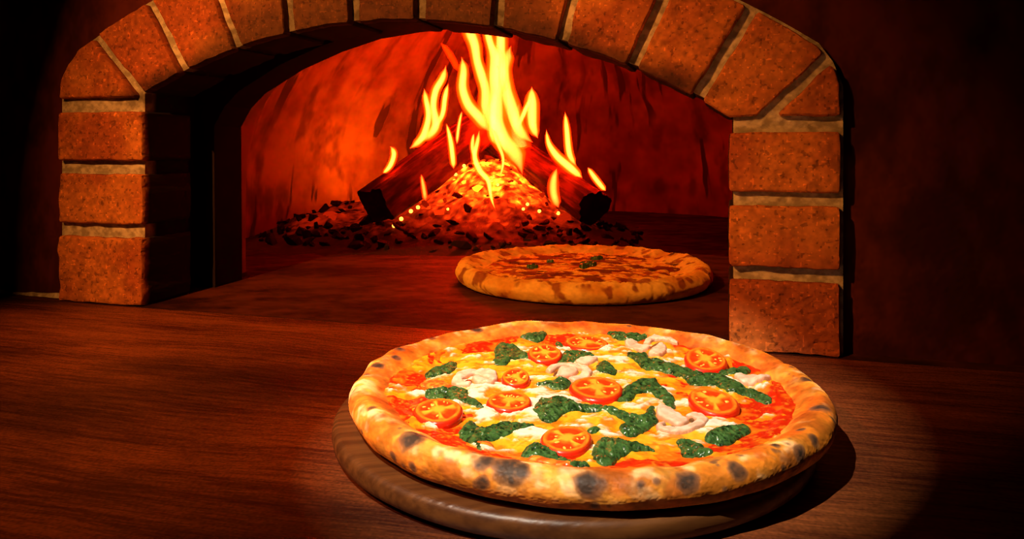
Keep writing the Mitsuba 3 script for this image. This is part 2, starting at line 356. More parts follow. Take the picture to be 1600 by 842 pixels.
for i, (x, y, z, s) in enumerate(spots):
    V, F = chunks[i % 12]
    R = rot(rng.uniform(0, 6.28), rng.uniform(-0.6, 0.6), rng.uniform(-0.6, 0.6))
    V = V @ R.T * s + [x, y, z + 0.25 * s]
    h = heat(x, y) * rng.uniform(0.25, 1.25) - 0.05
    key = numbered('ember_bed__coal')
    if h < 0.15 or rng.uniform() < 0.22:
        add(key, (V, F), 'mat_charcoal' if h < 0.12 else 'mat_coal', False)
    else:
        L = glow(np.clip(round(h * 8) / 8, 0, 1)) * 1.3
        add(key, (V, F), 'mat_coal', False, emitter={'type': 'area', 'radiance': {'type': 'rgb', 'value': [float(q) for q in L]}})

ico1 = trimesh.creation.icosphere(subdivisions=1)
for x, y in [(-0.195, 1.525), (-0.184, 1.533), (-0.208, 1.514), (-0.223, 1.482), (-0.23, 1.435), (0.032, 1.522), (0.097, 1.546), (-0.03, 1.554), (-0.106, 1.63), (-0.124, 1.614), (0.056, 1.51), (0.023, 1.501), (-0.13, 1.492), (-0.043, 1.561)]:
    key = numbered('ember_bed__coal')
    add(key, (np.array(ico1.vertices) * 0.0042 * rng.uniform(0.7, 1.1) + [x, y, float(ember_h(x, y)) + 0.004], np.array(ico1.faces)), 'mat_coal', True,
        emitter={'type': 'area', 'radiance': {'type': 'rgb', 'value': [12.0, 1.9, 0.16]}})

# ------------------------------------------------------------------ logs
def make_log(key, A, B, section, roll, seed, n=64, ns=90):
    A, B = np.array(A, float), np.array(B, float)
    d = (B - A) / np.linalg.norm(B - A); L = np.linalg.norm(B - A)
    up = np.array([0, 0, 1.0]); x = np.cross(d, up); x /= np.linalg.norm(x); y = np.cross(x, d)
    c, s = math.cos(roll), math.sin(roll)
    u, w = c * x + s * y, -s * x + c * y
    sec = Polygon(section).buffer(-0.006).buffer(0.006)
    P = np.array([sec.exterior.interpolate(i / n, normalized=True).coords[0] for i in range(n)])
    if not sec.exterior.is_ccw: P = P[::-1]
    ts = np.linspace(0, L, ns)
    V = A + ts[:, None, None] * d + P[None, :, :1] * u + P[None, :, 1:] * w
    q = np.stack([np.broadcast_to(ts[:, None] * 7, (ns, n)), np.broadcast_to(P[None, :, 0] * 90, (ns, n)), np.broadcast_to(P[None, :, 1] * 90, (ns, n))], -1)
    disp = (meshkit.fbm(q, 3, seed) - 0.5) * 0.016
    rad = P[None, :, :1] * u + P[None, :, 1:] * w
    V = V + rad / np.linalg.norm(rad, axis=-1, keepdims=True) * disp[..., None]
    # the far end tapers where it has burnt
    V = V.reshape(-1, 3)
    F = grid_faces(ns, n)
    body = trimesh.Trimesh(V, F, process=False)
    uv = np.stack([np.broadcast_to(np.arange(n)[None] / n * 1.0, (ns, n)), np.broadcast_to(ts[:, None] * 6, (ns, n))], -1).reshape(-1, 2)
    body.fix_normals() if False else None
    nrm = np.cross(V[F[:, 1]] - V[F[:, 0]], V[F[:, 2]] - V[F[:, 0]]); cen = V[F].mean(1); axp = A + ((cen - A) @ d)[:, None] * d
    if ((nrm * (cen - axp)).sum(1)).mean() < 0: F = F[:, ::-1]
    add(key, (V, F), 'mat_log', True, uv=uv)
    for e, side in ((0, -1), (ns - 1, 1)):
        ringv = V[e * n:(e + 1) * n]; c0 = ringv.mean(0)
        rs = [ringv] + [c0 + (ringv - c0) * k for k in (0.75, 0.5, 0.25)]
        vv = np.vstack(rs + [c0[None]])
        q = (meshkit.fbm(vv * 90, 3, seed + 3) - 0.5) * 0.006; q[:n] = 0
        vv = vv + d * q[:, None]
        ff = grid_faces(4, n); i = np.arange(n)
        ff = np.vstack([ff, np.stack([3 * n + i, 3 * n + (i + 1) % n, np.full(n, 4 * n)], 1)])
        nn = np.cross(vv[ff[:, 1]] - vv[ff[:, 0]], vv[ff[:, 2]] - vv[ff[:, 0]]).sum(0) @ d
        if nn * side < 0: ff = ff[:, ::-1]
        k2 = numbered(key + '__charred_end')
        add(k2, (vv, ff), 'mat_log_end', 30)
make_log('log', (-0.278, 1.49, 0.077), (-0.078, 1.735, 0.238), [(-0.043, -0.036), (0.030, -0.046), (0.045, 0.026), (-0.034, 0.040)], 0.30, 21)
tag('log', 'squarish split log leaning left in the fire, blunt black end to the front', 'log')
a = np.linspace(0, 2 * np.pi, 15)[:-1]
rr = 0.040 * (1 + 0.10 * np.sin(3 * a + 1) + 0.06 * np.cos(5 * a))
make_log('log_001', (0.166, 1.49, 0.070), (-0.092, 1.88, 0.250), np.stack([rr * np.cos(a), rr * 0.92 * np.sin(a)], 1), 0.2, 33)
tag('log_001', 'rounder dark log leaning right in the fire, charred end above the baking pizza', 'log')

# ------------------------------------------------------------------ flames: (spine in mm, half widths in mm)
FLAMES = [
    ([[-218,1560,190],[-185,1560,223],[-177,1560,262],[-183,1560,297],[-187,1560,320]], [5.4,9.5,8.1,6.8,1.4]),
    ([[-210,1600,203],[-166,1600,245],[-172,1600,283],[-166,1600,315],[-150,1600,347],[-144,1600,375]], [5.6,12.5,9.7,9.7,8.3,1.4]),
    ([[-172,1620,234],[-151,1620,272],[-147,1620,301],[-138,1620,333]], [5.6,7.0,7.0,1.4]),
    ([[-271,1530,139],[-250,1530,160],[-245,1530,180],[-253,1530,196]], [2.7,6.7,6.7,2.7]),
    ([[-112,1500,199],[-110,1500,222],[-102,1500,268]], [2.0,3.9,1.3]),
    ([[-117,1480,150],[-120,1480,191],[-131,1480,242]], [5.1,6.4,1.3]),
    ([[-46,1620,224],[-70,1620,256],[-99,1620,292],[-109,1620,329],[-107,1620,361],[-113,1620,396]], [7.0,12.7,11.3,9.9,8.5,1.4]),
    ([[-10,1640,175],[-34,1640,232],[-55,1640,281],[-59,1640,322],[-67,1640,351],[-77,1640,384],[-82,1640,417],[-92,1640,445],[-102,1640,474],[-106,1640,503]], [7.1,14.3,15.7,11.4,11.4,10.0,11.4,12.8,10.0,1.4]),
    ([[23,1620,131],[7,1620,179],[-22,1620,215],[-34,1620,256],[-34,1620,305],[-38,1620,345],[-36,1620,382],[-46,1620,414],[-52,1620,442],[-46,1620,475],[-54,1620,511]], [8.5,16.9,18.3,16.9,15.5,12.7,12.7,8.5,8.5,8.5,1.4]),
    ([[47,1630,203],[15,1630,232],[-2,1630,281],[-14,1630,322],[-18,1630,362],[-10,1630,395],[-1,1630,419]], [7.1,12.8,15.6,14.2,12.8,11.3,1.4]),
    ([[-30,1600,299],[-26,1600,351],[-25,1600,391],[-24,1600,447],[-30,1600,495]], [9.7,15.3,12.5,9.7,1.4]),
    ([[59,1660,212],[46,1660,249],[45,1660,286],[45,1660,332]], [4.3,11.5,13.0,1.4]),
    ([[13,1660,237],[27,1660,270],[44,1660,307]], [4.3,7.2,2.9]),
    ([[151,1560,127],[118,1560,154],[92,1560,178],[76,1560,207],[73,1560,233]], [4.1,10.9,9.5,5.4,1.4]),
    ([[141,1600,151],[124,1600,181],[118,1600,232],[113,1600,270]], [4.2,8.3,7.0,1.4]),
    ([[190,1500,105],[170,1500,128],[153,1500,153]], [3.9,6.5,2.6]),
    ([[93,1470,73],[82,1470,113],[91,1470,153]], [6.4,10.2,1.3]),
    ([[-32,1470,65],[-42,1470,94],[-47,1470,125],[-65,1470,149],[-74,1470,178],[-68,1470,206],[-64,1470,231]], [1.3,3.8,6.4,7.7,6.4,5.1,1.3]),
    ([[-75,1480,174],[-79,1480,196],[-76,1480,222]], [3.9,5.1,1.3]),
    ([[-170,1450,88],[-174,1450,112],[-180,1450,141]], [5.0,5.0,1.3]),
    ([[-27,1500,130],[-18,1500,167],[-31,1500,205],[-42,1500,233]], [2.0,3.9,5.2,3.9]),
    ([[-124,1700,367],[-142,1700,404],[-166,1700,435]], [4.4,7.4,1.5]),
    ([[-34,1650,196],[-43,1650,229],[-42,1650,276],[-34,1650,322]], [7.2,11.5,11.5,5.7]),
    ([[44,1680,155],[18,1680,200],[9,1680,251],[18,1680,295]], [11.7,20.5,14.6,2.9]),
]
def flame_mesh(spine, widths, k=1.0, n=28, depth=0.62, seed=0):
    P = np.array(spine, float) / 1000; W = np.array(widths, float) / 1000 * k
    r = np.random.default_rng(seed)
    P[:, 1] += np.cumsum(r.normal(0, 0.006, len(P)))
    t = np.r_[0, np.cumsum(np.linalg.norm(np.diff(P, axis=0), axis=1))]; t /= t[-1]
    ns = max(24, int(10 * len(P)))
    tt = np.linspace(0, 1, ns)
    S = np.stack([PchipInterpolator(t, P[:, i])(tt) for i in range(3)], 1)
    kern = np.array([1, 2, 3, 2, 1]) / 9
    for i in range(3):
        S[2:-2, i] = np.convolve(S[:, i], kern, 'valid')
    w = PchipInterpolator(t, W)(tt) * np.minimum(1, np.minimum(tt, 1 - tt) * 9 + 0.02)
    D = np.gradient(S, axis=0); D /= np.linalg.norm(D, axis=1, keepdims=True)
    fwd = np.array([0, 1.0, 0]); X = np.cross(fwd, D); X /= np.linalg.norm(X, axis=1, keepdims=True); Y = np.cross(D, X)
    a = np.linspace(0, 2 * np.pi, n, endpoint=False)
    V = S[:, None] + w[:, None, None] * (np.cos(a)[None, :, None] * X[:, None] + depth * np.sin(a)[None, :, None] * Y[:, None])
    F = grid_faces(ns, n); V = V.reshape(-1, 3)
    nrm = np.cross(V[F[:, 1]] - V[F[:, 0]], V[F[:, 2]] - V[F[:, 0]]); cen = V[F].mean(1)
    if (nrm * (cen - np.repeat(S, n, 0)[F[:, 0]])).sum() < 0: F = F[:, ::-1]
    lat = np.abs(np.cos(a))
    return V, F, np.broadcast_to(tt[:, None], (ns, n)).ravel(), np.broadcast_to(lat[None], (ns, n)).ravel()
FIRE = 1.1
FAINT = {21: 0.16, 23: 0.35, 16: 0.5, 19: 0.35}
for i, (sp, wd) in enumerate(FLAMES):
    key = numbered('fire__flame')
    big = max(wd)
    hot = 1.0 if big > 6 else 0.7
    if i in FAINT: hot = FAINT[i]
    V, F, t, lat = flame_mesh(sp, wd, 1.25 * (1.2 if 6 <= i <= 11 else 1.0), seed=i)
    edge = np.clip(1 - lat ** 2, 0, 1) ** 1.2 * np.minimum(1, np.minimum(t, 1 - t) * 7)
    c = edge[:, None] * np.array([30.0, 0.32, 0.002]) * hot * FIRE
    add(key, (V, F), 'mat_flame', True, color=c, emitter={'type': 'area', 'radiance': VC})
    if hot > 0.3:
        V, F, t, lat = flame_mesh(sp, wd, 0.78 * (1.2 if 6 <= i <= 11 else 1.0), seed=i)
        edge = np.clip(1 - lat ** 2, 0, 1) ** 1.3 * np.minimum(1, np.minimum(t, 1 - t) * 4)
        c = edge[:, None] * np.array([95.0, 1.75, 0.20]) * hot * FIRE
        add(key + '__core', (V, F), 'mat_flame', True, color=c, emitter={'type': 'area', 'radiance': VC})
tag('fire', 'tall yellow and orange flames rising from the two logs at the back of the oven', 'fire')

# ------------------------------------------------------------------ serving board
BX, BY, BZ, BR = 0.0405, 0.5215, 0.0155, 0.1635
pr = [(0, 0), (BR - 0.012, 0), (BR - 0.005, 0.0015), (BR - 0.001, 0.0045), (BR, 0.0085), (BR - 0.0006, 0.0125), (BR - 0.0022, 0.0146), (BR - 0.0045, BZ), (BR - 0.02, BZ), (0, BZ)]
m = trimesh.creation.revolve(np.array(pr), sections=180); m.apply_translation([BX, BY, 0.0])
add('serving_board', m, 'mat_board', 40)
tag('serving_board', 'round brown wooden board with rounded edge on the table under the topped pizza', 'board')

# ------------------------------------------------------------------ the topped pizza
PX, PY, PZ, PR = 0.0515, 0.5225, 0.0158, 0.1635
PROF = np.array([(.78, 9.5), (.835, 13.0), (.895, 18.6), (.945, 20.8), (.985, 17.8), (1.0, 11.5), (.985, 5), (.945, 1.2), (.90, 0.0)])
FRr = PchipInterpolator(np.linspace(0, 1, 9), PROF[:, 0]); FRz = PchipInterpolator(np.linspace(0, 1, 9), PROF[:, 1])
def wob(th, f, seed): return meshkit.fbm(np.stack([np.cos(th) * f, np.sin(th) * f, 0 * th], -1), 3, seed) - 0.5
def rim_r(th): return PR * (1 + 0.030 * wob(th, 2.2, 41))
SAUCE_SPOTS = [(-126.5, 19.4, 14.7), (-111.6, -24.8, 9.9), (-124.1, -51.2, 11.1), (-94.2, -94.5, 14.7), (-54.9, -117.6, 11.1), (-91.5, -14.4, 7.4), (-109.3, 1.9, 9.9), (-76.5, 102.5, 9.9), (0.0, 127.5, 9.9), (-89.5, -79.0, 7.4), (-30.0, -129.0, 14.7), (137.8, 37.9, 12.3), (130.7, -17.2, 8.6), (126.0, -44.4, 11.1), (109.0, -71.0, 11.1), (91.0, -87.1, 12.3), (77.6, -105.6, 13.5), (37.6, -114.4, 8.6), (13.4, -130.7, 14.7), (3.1, -135.4, 12.3), (24.3, -124.3, 11.1), (100.1, -49.1, 7.4)
]
def gaussians(x, y, spots):
    g = np.zeros_like(x)
    for a, b, r in spots: g = np.maximum(g, np.exp(-((x - a) ** 2 + (y - b) ** 2) / r ** 2))
    return g
def sauce_z(x, y):
    r = np.hypot(x, y) * 1000 + 16 * (meshkit.fbm(np.stack([x * 28, y * 28, 0 * x], -1), 3, 4) - 0.5)
    n = meshkit.fbm(np.stack([x * 70, y * 70, 0 * x], -1), 3, 2) - 0.5
    return 0.0098 + 0.0016 * n + 0.0035 * np.clip((r - 118) / 14, 0, 1) ** 2
def cheese_t(x, y):
    """thickness of the melted cheese in metres; below zero there is none"""
    P = np.stack([x * 52, y * 52, 0 * x], -1)
    w = meshkit.fbm(P * 0.6, 2, 8) - 0.5
    n = meshkit.fbm(P + w[..., None] * 2.0, 4, 17)
    r = np.hypot(x, y)
    fld = n - 0.31 - 0.55 * gaussians(x * 1000, y * 1000, SAUCE_SPOTS) - 0.16 * np.clip((r - 0.122) / 0.012, 0, 1)
    return 0.0075 * np.clip(fld, -0.1, 0.35)
def surf(x, y): return sauce_z(x, y) + np.maximum(cheese_t(x, y), 0)

CHAR = [(140, 0.42, 5.5), (156, 0.37, 5.1), (162, 0.28, 4.6), (171, 0.34, 5.5), (179, 0.39, 3.6), (207, 0.38, 3.6), (209, 0.65, 2.2), (227, 0.4, 8.2), (251, 0.46, 10.0), (245, 0.43, 6.4), (246, 0.61, 4.6), (265, 0.5, 8.2), (230, 0.65, 3.3), (224, 0.64, 3.3), (266, 0.7, 2.7), (123, 0.34, 6.4), (86, 0.4, 4.6), (267, 0.5, 4.6), (283, 0.51, 6.4), (293, 0.5, 5.5), (274, 0.53, 3.3), (277, 0.49, 2.6), (334, 0.38, 6.9), (317, 0.49, 4.4), (318, 0.35, 2.9), (310, 0.52, 5.5), (304, 0.59, 2.9), (356, 0.37, 5.5), (331, 0.52, 3.3), (65, 0.4, 2.7), (69, 0.31, 2.7), (306, 0.37, 3.6), (290, 0.34, 2.2)
]
def crust_mesh(R, prof_r, prof_z, nth, nu, zamp, seed):
    th = np.linspace(0, 2 * np.pi, nth, endpoint=False); u = np.linspace(0, 1, nu)
    TH, U = np.meshgrid(th, u)
    rr = rim_r(TH) if R is None else R(TH)
    fat = 1 + 0.28 * wob(TH, 3.5, seed) * np.sin(np.pi * np.clip(U, 0, 1))
    r = prof_r(U) * rr; z = prof_z(U) / 1000 * fat
    x, y = r * np.cos(TH), r * np.sin(TH)
    body = np.sin(np.pi * np.clip(U * 1.05, 0, 1)) ** 0.6
    P = np.stack([x, y, z], -1)
    b = (meshkit.fbm(P * 60, 2, seed + 1) - 0.5) * 0.0040 * body + (meshkit.fbm(P * 240, 2, seed + 2) - 0.5) * 0.0004 * body
    b = b * (1 if zamp is None else 0.55)
    z = np.maximum(z + b * np.cos(np.pi * np.clip(U - 0.35, -.5, .5)), 0.0 if zamp is None else -0.001)
    r2 = r + b * np.sin(np.pi * np.clip(U - 0.42, -.5, .5))
    x, y = r2 * np.cos(TH), r2 * np.sin(TH)
    return TH, U, x, y, z
def close_crust(x, y, z, zin):
    """rings -> closed solid: middle of the top, rings, underside"""
    nu, nth = x.shape
    v = np.stack([x, y, z], -1).reshape(-1, 3)
    f = grid_faces(nu, nth)
    v = np.vstack([v, [[0, 0, zin], [0, 0, 0]]])
    i = np.arange(nth); a, b = len(v) - 2, len(v) - 1
    f = np.vstack([f[:, ::-1] if False else f, np.stack([np.full(nth, a), i, (i + 1) % nth], 1)[:, [0, 2, 1]], np.stack([np.full(nth, b), (nu - 1) * nth + i, (nu - 1) * nth + (i + 1) % nth], 1)])
    nrm = np.cross(v[f[:, 1]] - v[f[:, 0]], v[f[:, 2]] - v[f[:, 0]])
    m = trimesh.Trimesh(v, f, process=False)
    if m.volume < 0: m = trimesh.Trimesh(v, f[:, ::-1], process=False)
    return m
def lerp3(a, b, t): return np.asarray(a) * (1 - t[..., None]) + np.asarray(b) * t[..., None]
def sst(a, b, x):
    t = np.clip((x - a) / (b - a), 0, 1); return t * t * (3 - 2 * t)

TH, U, x, y, z = crust_mesh(None, FRr, FRz, 1100, 80, None, 51)
P = np.stack([x, y, z], -1)
n1, n2, n3 = meshkit.fbm(P * 38, 4, 61), meshkit.fbm(P * 130, 3, 62), meshkit.fbm(P * 420, 2, 63)
col = lerp3([0.66, 0.235, 0.022], [0.84, 0.43, 0.085], sst(0.40, 0.66, n1))
col = lerp3(col, [0.92, 0.70, 0.50], 0.9 * sst(0.50, 0.64, 0.55 * n2 + 0.45 * n1) * sst(0.15, 0.4, U) * sst(0.75, 0.5, U))
col = lerp3(col, [0.48, 0.14, 0.022], 0.8 * sst(0.52, 0.68, meshkit.fbm(P * 70, 4, 66)))
col = lerp3(col, [0.42, 0.150, 0.035], 0.65 * sst(0.60, 0.90, U))
col = lerp3(col, [0.56, 0.105, 0.008], 0.9 * sst(0.42, 0.10, U + 0.75 * (n1 - 0.5)))
col = lerp3(col, [0.88, 0.48, 0.05], 0.8 * sst(0.30, 0.05, U) * sst(0.50, 0.66, meshkit.fbm(P * 60, 3, 68)))
col = col * np.array([1.0, 0.80, 0.52])
col = col * (0.70 + 0.62 * sst(0.32, 0.68, meshkit.fbm(P * 95, 4, 69)))[..., None]
col = col * (0.72 + 0.56 * n3[..., None])
ch = np.zeros_like(x)
cr = 0.1635
for (deg, uu, rad) in CHAR:
    t0 = math.radians(deg)
    q = np.array([float(FRr(uu)) * cr * math.cos(t0), float(FRr(uu)) * cr * math.sin(t0), float(FRz(uu)) / 1000])
    dd = np.linalg.norm(P - q, axis=-1) / (rad * 0.92 / 1000)
    ch = np.maximum(ch, sst(1.35, 0.25, dd + 1.3 * (n2 - 0.5)) * min(1, 0.45 + rad / 14))
r5 = np.random.default_rng(5)
for k in range(70):
    t0, uu, rad = r5.uniform(0, 6.28), r5.uniform(0.25, 0.72), r5.uniform(1.0, 2.6)
    q = np.array([float(FRr(uu)) * cr * math.cos(t0), float(FRr(uu)) * cr * math.sin(t0), float(FRz(uu)) / 1000])
    dd = np.linalg.norm(P - q, axis=-1) / (rad / 1000)
    ch = np.maximum(ch, 0.42 * sst(1.3, 0.2, dd + 0.8 * (n2 - 0.5)))
col = lerp3(col, [0.30, 0.11, 0.04], 0.8 * sst(0.0, 0.45, ch))
col = lerp3(col, [0.030, 0.022, 0.017], np.clip((ch - 0.15) * 1.25 * (0.35 + 1.25 * n3), 0, 0.93))
crust = close_crust(x, y, z, 0.0082); crust.apply_translation([PX, PY, PZ])
cc = np.vstack([col.reshape(-1, 3), [[0.6, 0.2, 0.03], [0.3, 0.15, 0.05]]])
scene['pizza__crust'] = ply(crust, 'mat_crust', True, color=cc)
tag('pizza', 'large pizza with tomato slices, spinach and mushrooms on the round wooden board', 'pizza')
tag('pizza__crust', 'puffy golden crust with charred spots')

def disc(nr, nth, rmax):
    th = np.linspace(0, 2 * np.pi, nth, endpoint=False); r = np.sqrt(np.linspace(0.0004, 1, nr)) * rmax
    R, TH = np.meshgrid(r, th, indexing='ij')
    return R * np.cos(TH), R * np.sin(TH)
def local(v): return np.asarray(v) + [PX, PY, PZ]
def upward(v, f):
    n = np.cross(v[f[:, 1]] - v[f[:, 0]], v[f[:, 2]] - v[f[:, 0]])[:, 2]
    f = f.copy(); f[n < 0] = f[n < 0][:, ::-1]; return f

x, y = disc(178, 620, 0.1410)
z = sauce_z(x, y) + 0.0004
q = np.stack([x, y, 0 * x], -1)
n1, n2 = meshkit.fbm(q * 90, 3, 71), meshkit.fbm(q * 380, 3, 72)
col = lerp3([0.60, 0.018, 0.002], [0.80, 0.16, 0.006], sst(0.50, 0.74, n1)); col = lerp3(col, [0.85, 0.30, 0.02], 0.6 * sst(0.60, 0.8, n2))
z = z + 0.0010 * (n2 - 0.5)
v = np.stack([x, y, z], -1).reshape(-1, 3); f = upward(v, grid_faces(178, 620))
scene['pizza__sauce'] = ply((local(v), f), 'mat_sauce', True, color=col.reshape(-1, 3)); tag('pizza__sauce', 'red tomato sauce')

x, y = disc(240, 860, 0.1400)
t = cheese_t(x, y); q = np.stack([x, y, 0 * x], -1)
strk = meshkit.fbm(np.stack([(x * 0.97 + y * 0.25) * 62, (y * 0.97 - x * 0.25) * 110, 0 * x], -1), 5, 75)
n2 = meshkit.fbm(q * 320, 3, 76)
z = sauce_z(x, y) + np.where(t > 0, t, t * 3) + 0.0004 + 0.0012 * (strk - 0.5) + 0.0002 * (n2 - 0.5)
tt = t / 0.0026
mo = meshkit.fbm(q * 110, 3, 77)
col = lerp3([0.80, 0.17, 0.005], [0.90, 0.34, 0.007], sst(0.0, 0.35, tt + 0.5 * (mo - 0.5)))
col = lerp3(col, [0.93, 0.46, 0.018], sst(0.35, 0.75, tt + 0.8 * (mo - 0.5)))
white = sst(0.54, 0.72, strk + 0.14 * (tt - 0.45) + 0.22 * (n2 - 0.5)) * sst(0.05, 0.3, tt)
col = lerp3(col, [0.97, 0.84, 0.70], 0.95 * white)
col = lerp3(col, [0.76, 0.19, 0.008], 0.85 * sst(0.51, 0.63, meshkit.fbm(q * 115, 4, 79)) * (1 - white))
z = z + 0.0009 * white
v = np.stack([x, y, z], -1).reshape(-1, 3); f = grid_faces(240, 860)
f = f[(t.ravel()[f].max(1) > -0.0002)]; f = upward(v, f)
used = np.unique(f); remap = -np.ones(len(v), int); remap[used] = np.arange(len(used))
scene['pizza__cheese'] = ply((local(v[used]), remap[f]), 'mat_cheese', True, color=col.reshape(-1, 3)[used]); tag('pizza__cheese', 'melted white and yellow cheese')

# --- toppings
def chaikin(p, n=2):
    p = np.asarray(p, float)
    for _ in range(n):
        a, b = p, np.roll(p, -1, 0)
        p = np.stack([0.75 * a + 0.25 * b, 0.25 * a + 0.75 * b], 1).reshape(-1, 2)
    return p
def sheet(outline, step, seed):
    """points inside an outline (mm), their distance to the rim, triangles; rim points come first"""
    poly = Polygon(chaikin(outline)).buffer(0)
    if poly.geom_type != 'Polygon': poly = max(poly.geoms, key=lambda g: g.area)
    L = poly.exterior.length; nb = max(24, int(L / step))
    B = np.array([poly.exterior.interpolate(i * L / nb).coords[0] for i in range(nb)])
    r = np.random.default_rng(seed)
    B = B + (meshkit.fbm(np.c_[B * 0.35, np.zeros(nb)], 2, seed)[:, None] - 0.5) * 1.6
    poly = Polygon(B).buffer(0)
    if poly.geom_type != 'Polygon': poly = max(poly.geoms, key=lambda g: g.area)
    B = np.array(poly.exterior.coords)[:-1]
    x0, y0, x1, y1 = poly.bounds
    gx, gy = np.meshgrid(np.arange(x0, x1, step), np.arange(y0, y1, step))
    g = np.stack([gx.ravel(), gy.ravel()], 1) + r.uniform(-.15, .15, (gx.size, 2)) * step
    ins = poly.buffer(-0.45 * step)
    g = g[contains_xy(ins, g[:, 0], g[:, 1])] if not ins.is_empty else g[:0]
    P = np.vstack([B, g]); tri = Delaunay(P).simplices
    c = P[tri].mean(1); tri = tri[contains_xy(poly, c[:, 0], c[:, 1])]
    d = shapely.distance(poly.exterior, shapely.points(P)); d[:len(B)] = 0
    return P, d, tri
def topping(key, outline, mat, fn, seed, step=0.8):
    P, d, tri = sheet(outline, step, seed)
    x, y = P[:, 0] / 1000, P[:, 1] / 1000
    h, col = fn(P, d, seed)
    z = surf(x, y) + np.where(d <= 0, -0.0010, h / 1000)
    v = np.stack([x, y, z], 1); tri = upward(v, tri)
    scene[key] = ply((local(v), tri), mat, True, color=col)
def leaf_fn(P, d, seed):
    r = np.random.default_rng(seed); a = r.uniform(0, 3.14)
    u, w = P[:, 0] * math.cos(a) + P[:, 1] * math.sin(a), -P[:, 0] * math.sin(a) + P[:, 1] * math.cos(a)
    q = np.c_[P * 0.22, np.full(len(P), seed)]
    fold = 1 - 2 * np.abs(meshkit.fbm(np.c_[u * 0.12, w * 0.34, np.full(len(P), seed * 1.7)], 3, seed) - 0.5) * 2
    wr = 1 - 2 * np.abs(meshkit.fbm(np.c_[P * 0.62, np.full(len(P), seed + 0.3)], 2, seed + 9) - 0.5)
    puff = 1 - np.exp(-d / 1.6)
    h = puff * (0.7 + 1.3 * np.clip(fold, 0, 1) + 1.3 * wr + 0.9 * (meshkit.fbm(q, 2, seed + 1) - 0.3)) + 0.2
    t = meshkit.fbm(np.c_[P * 0.30, np.full(len(P), seed)], 3, seed + 5)
    col = lerp3([0.002, 0.015, 0.004], [0.060, 0.165, 0.038], sst(0.38, 0.92, 0.45 * t + 0.55 * wr))
    return h, col
def mush_fn(P, d, seed):
    puff = 1 - np.exp(-d / 0.7)
    n = meshkit.fbm(np.c_[P * 0.3, np.full(len(P), seed)], 3, seed)
    h = puff * (3.4 + 0.8 * (n - 0.5))
    col = lerp3([0.82, 0.48, 0.32], [0.93, 0.64, 0.48], sst(0.3, 0.7, n)); col = lerp3(col, [0.42, 0.18, 0.06], 0.85 * sst(1.5, 0.0, d))
    return h, col
def piece_fn(P, d, seed):
    n = meshkit.fbm(np.c_[P * 0.35, np.full(len(P), seed)], 3, seed)
    return (1 - np.exp(-d / 1.2)) * (1.8 + n), lerp3([0.72, 0.10, 0.012], [0.88, 0.30, 0.03], sst(0.35, 0.7, n))
OUT = {
    'S1': [[-118,32],[-114,41],[-105,48],[-106,61],[-95,61],[-93,41],[-98,25],[-108,21],[-115,21]] ,
    'S2': [[-68,102],[-61,117],[-50,111],[-42,91],[-33,65],[-44,68],[-52,61],[-58,50],[-68,55],[-65,76]] ,
    'S3': [[-47,123],[-39,138],[-24,145],[-19,138],[-23,123],[-30,119],[-39,121]] ,
    'S3b': [[-16,119],[-9,123],[-6,107],[-10,98]] ,
    'S4': [[-18,61],[-7,91],[2,97],[14,83],[18,72],[8,68],[-4,57],[-12,55]] ,
    'S5': [[-115,-12],[-107,-4],[-93,2],[-83,-1],[-80,-20],[-73,-30],[-68,-42],[-76,-40],[-82,-32],[-87,-31],[-98,-25],[-108,-22]] ,
    'S6': [[-37,4],[-24,8],[-16,19],[-9,13],[-8,2],[-14,-8],[-23,-5],[-30,-1]] ,
    'S8': [[-85,-85],[-80,-62],[-76,-62],[-71,-75],[-60,-69],[-49,-67],[-43,-73],[-35,-74],[-44,-81],[-58,-93],[-68,-98],[-68,-118],[-72,-109],[-78,-94]] ,
    'S9': [[-46,-107],[-40,-100],[-33,-102],[-25,-114],[-18,-123],[-10,-126],[-10,-135],[-17,-134],[-21,-126],[-31,-124],[-39,-119],[-48,-119]] ,
    'S18': [[-8,-79],[-2,-75],[3,-77],[2,-82],[-5,-86]] ,
    'S7': [[-41,-54],[-33,-24],[-29,-28],[-19,-24],[-10,-35],[-2,-36],[6,-33],[13,-42],[20,-49],[26,-58],[32,-57],[37,-42],[43,-40],[40,-51],[41,-65],[33,-73],[28,-81],[21,-87],[15,-86],[12,-76],[18,-67],[21,-67],[11,-54],[2,-47],[-10,-48],[-17,-51],[-23,-62],[-31,-67],[-37,-54]] ,
    'S10': [[-8,-113],[-4,-98],[5,-89],[11,-91],[16,-98],[24,-102],[32,-108],[22,-107],[12,-113],[7,-119],[2,-128],[-4,-128],[-7,-123]] ,
    'S11': [[43,-93],[51,-94],[56,-98],[60,-102],[55,-107],[61,-118],[56,-120],[49,-115],[44,-116],[43,-104]] ,
    'S12': [[58,-93],[70,-79],[80,-71],[90,-67],[95,-71],[93,-81],[86,-85],[77,-97],[68,-98]] ,
    'S13': [[39,76],[50,88],[60,85],[59,65],[74,54],[85,39],[97,26],[105,20],[112,6],[119,-8],[125,-21],[122,-35],[115,-30],[111,-15],[97,-14],[95,3],[76,4],[76,19],[65,38],[51,35],[45,61]] ,
    'S14': [[102,35],[111,41],[128,44],[130,35],[126,26],[110,24]] ,
    'S15': [[16,-25],[24,-4],[37,10],[40,18],[55,16],[56,-4],[60,-20],[57,-40],[51,-45],[49,-35],[47,-15],[36,-12],[30,-28],[22,-30]] ,
    'S16': [[13,48],[22,60],[27,48],[29,26],[18,26],[11,32]] ,
    'S17': [[21,162],[26,164],[40,159],[54,143],[69,150],[74,132],[61,115],[43,117],[34,132]] ,
}
for i, (k, o) in enumerate(OUT.items()):
    topping(numbered('pizza__spinach_leaf'), o, 'mat_leaf', leaf_fn, 200 + i, 0.55)
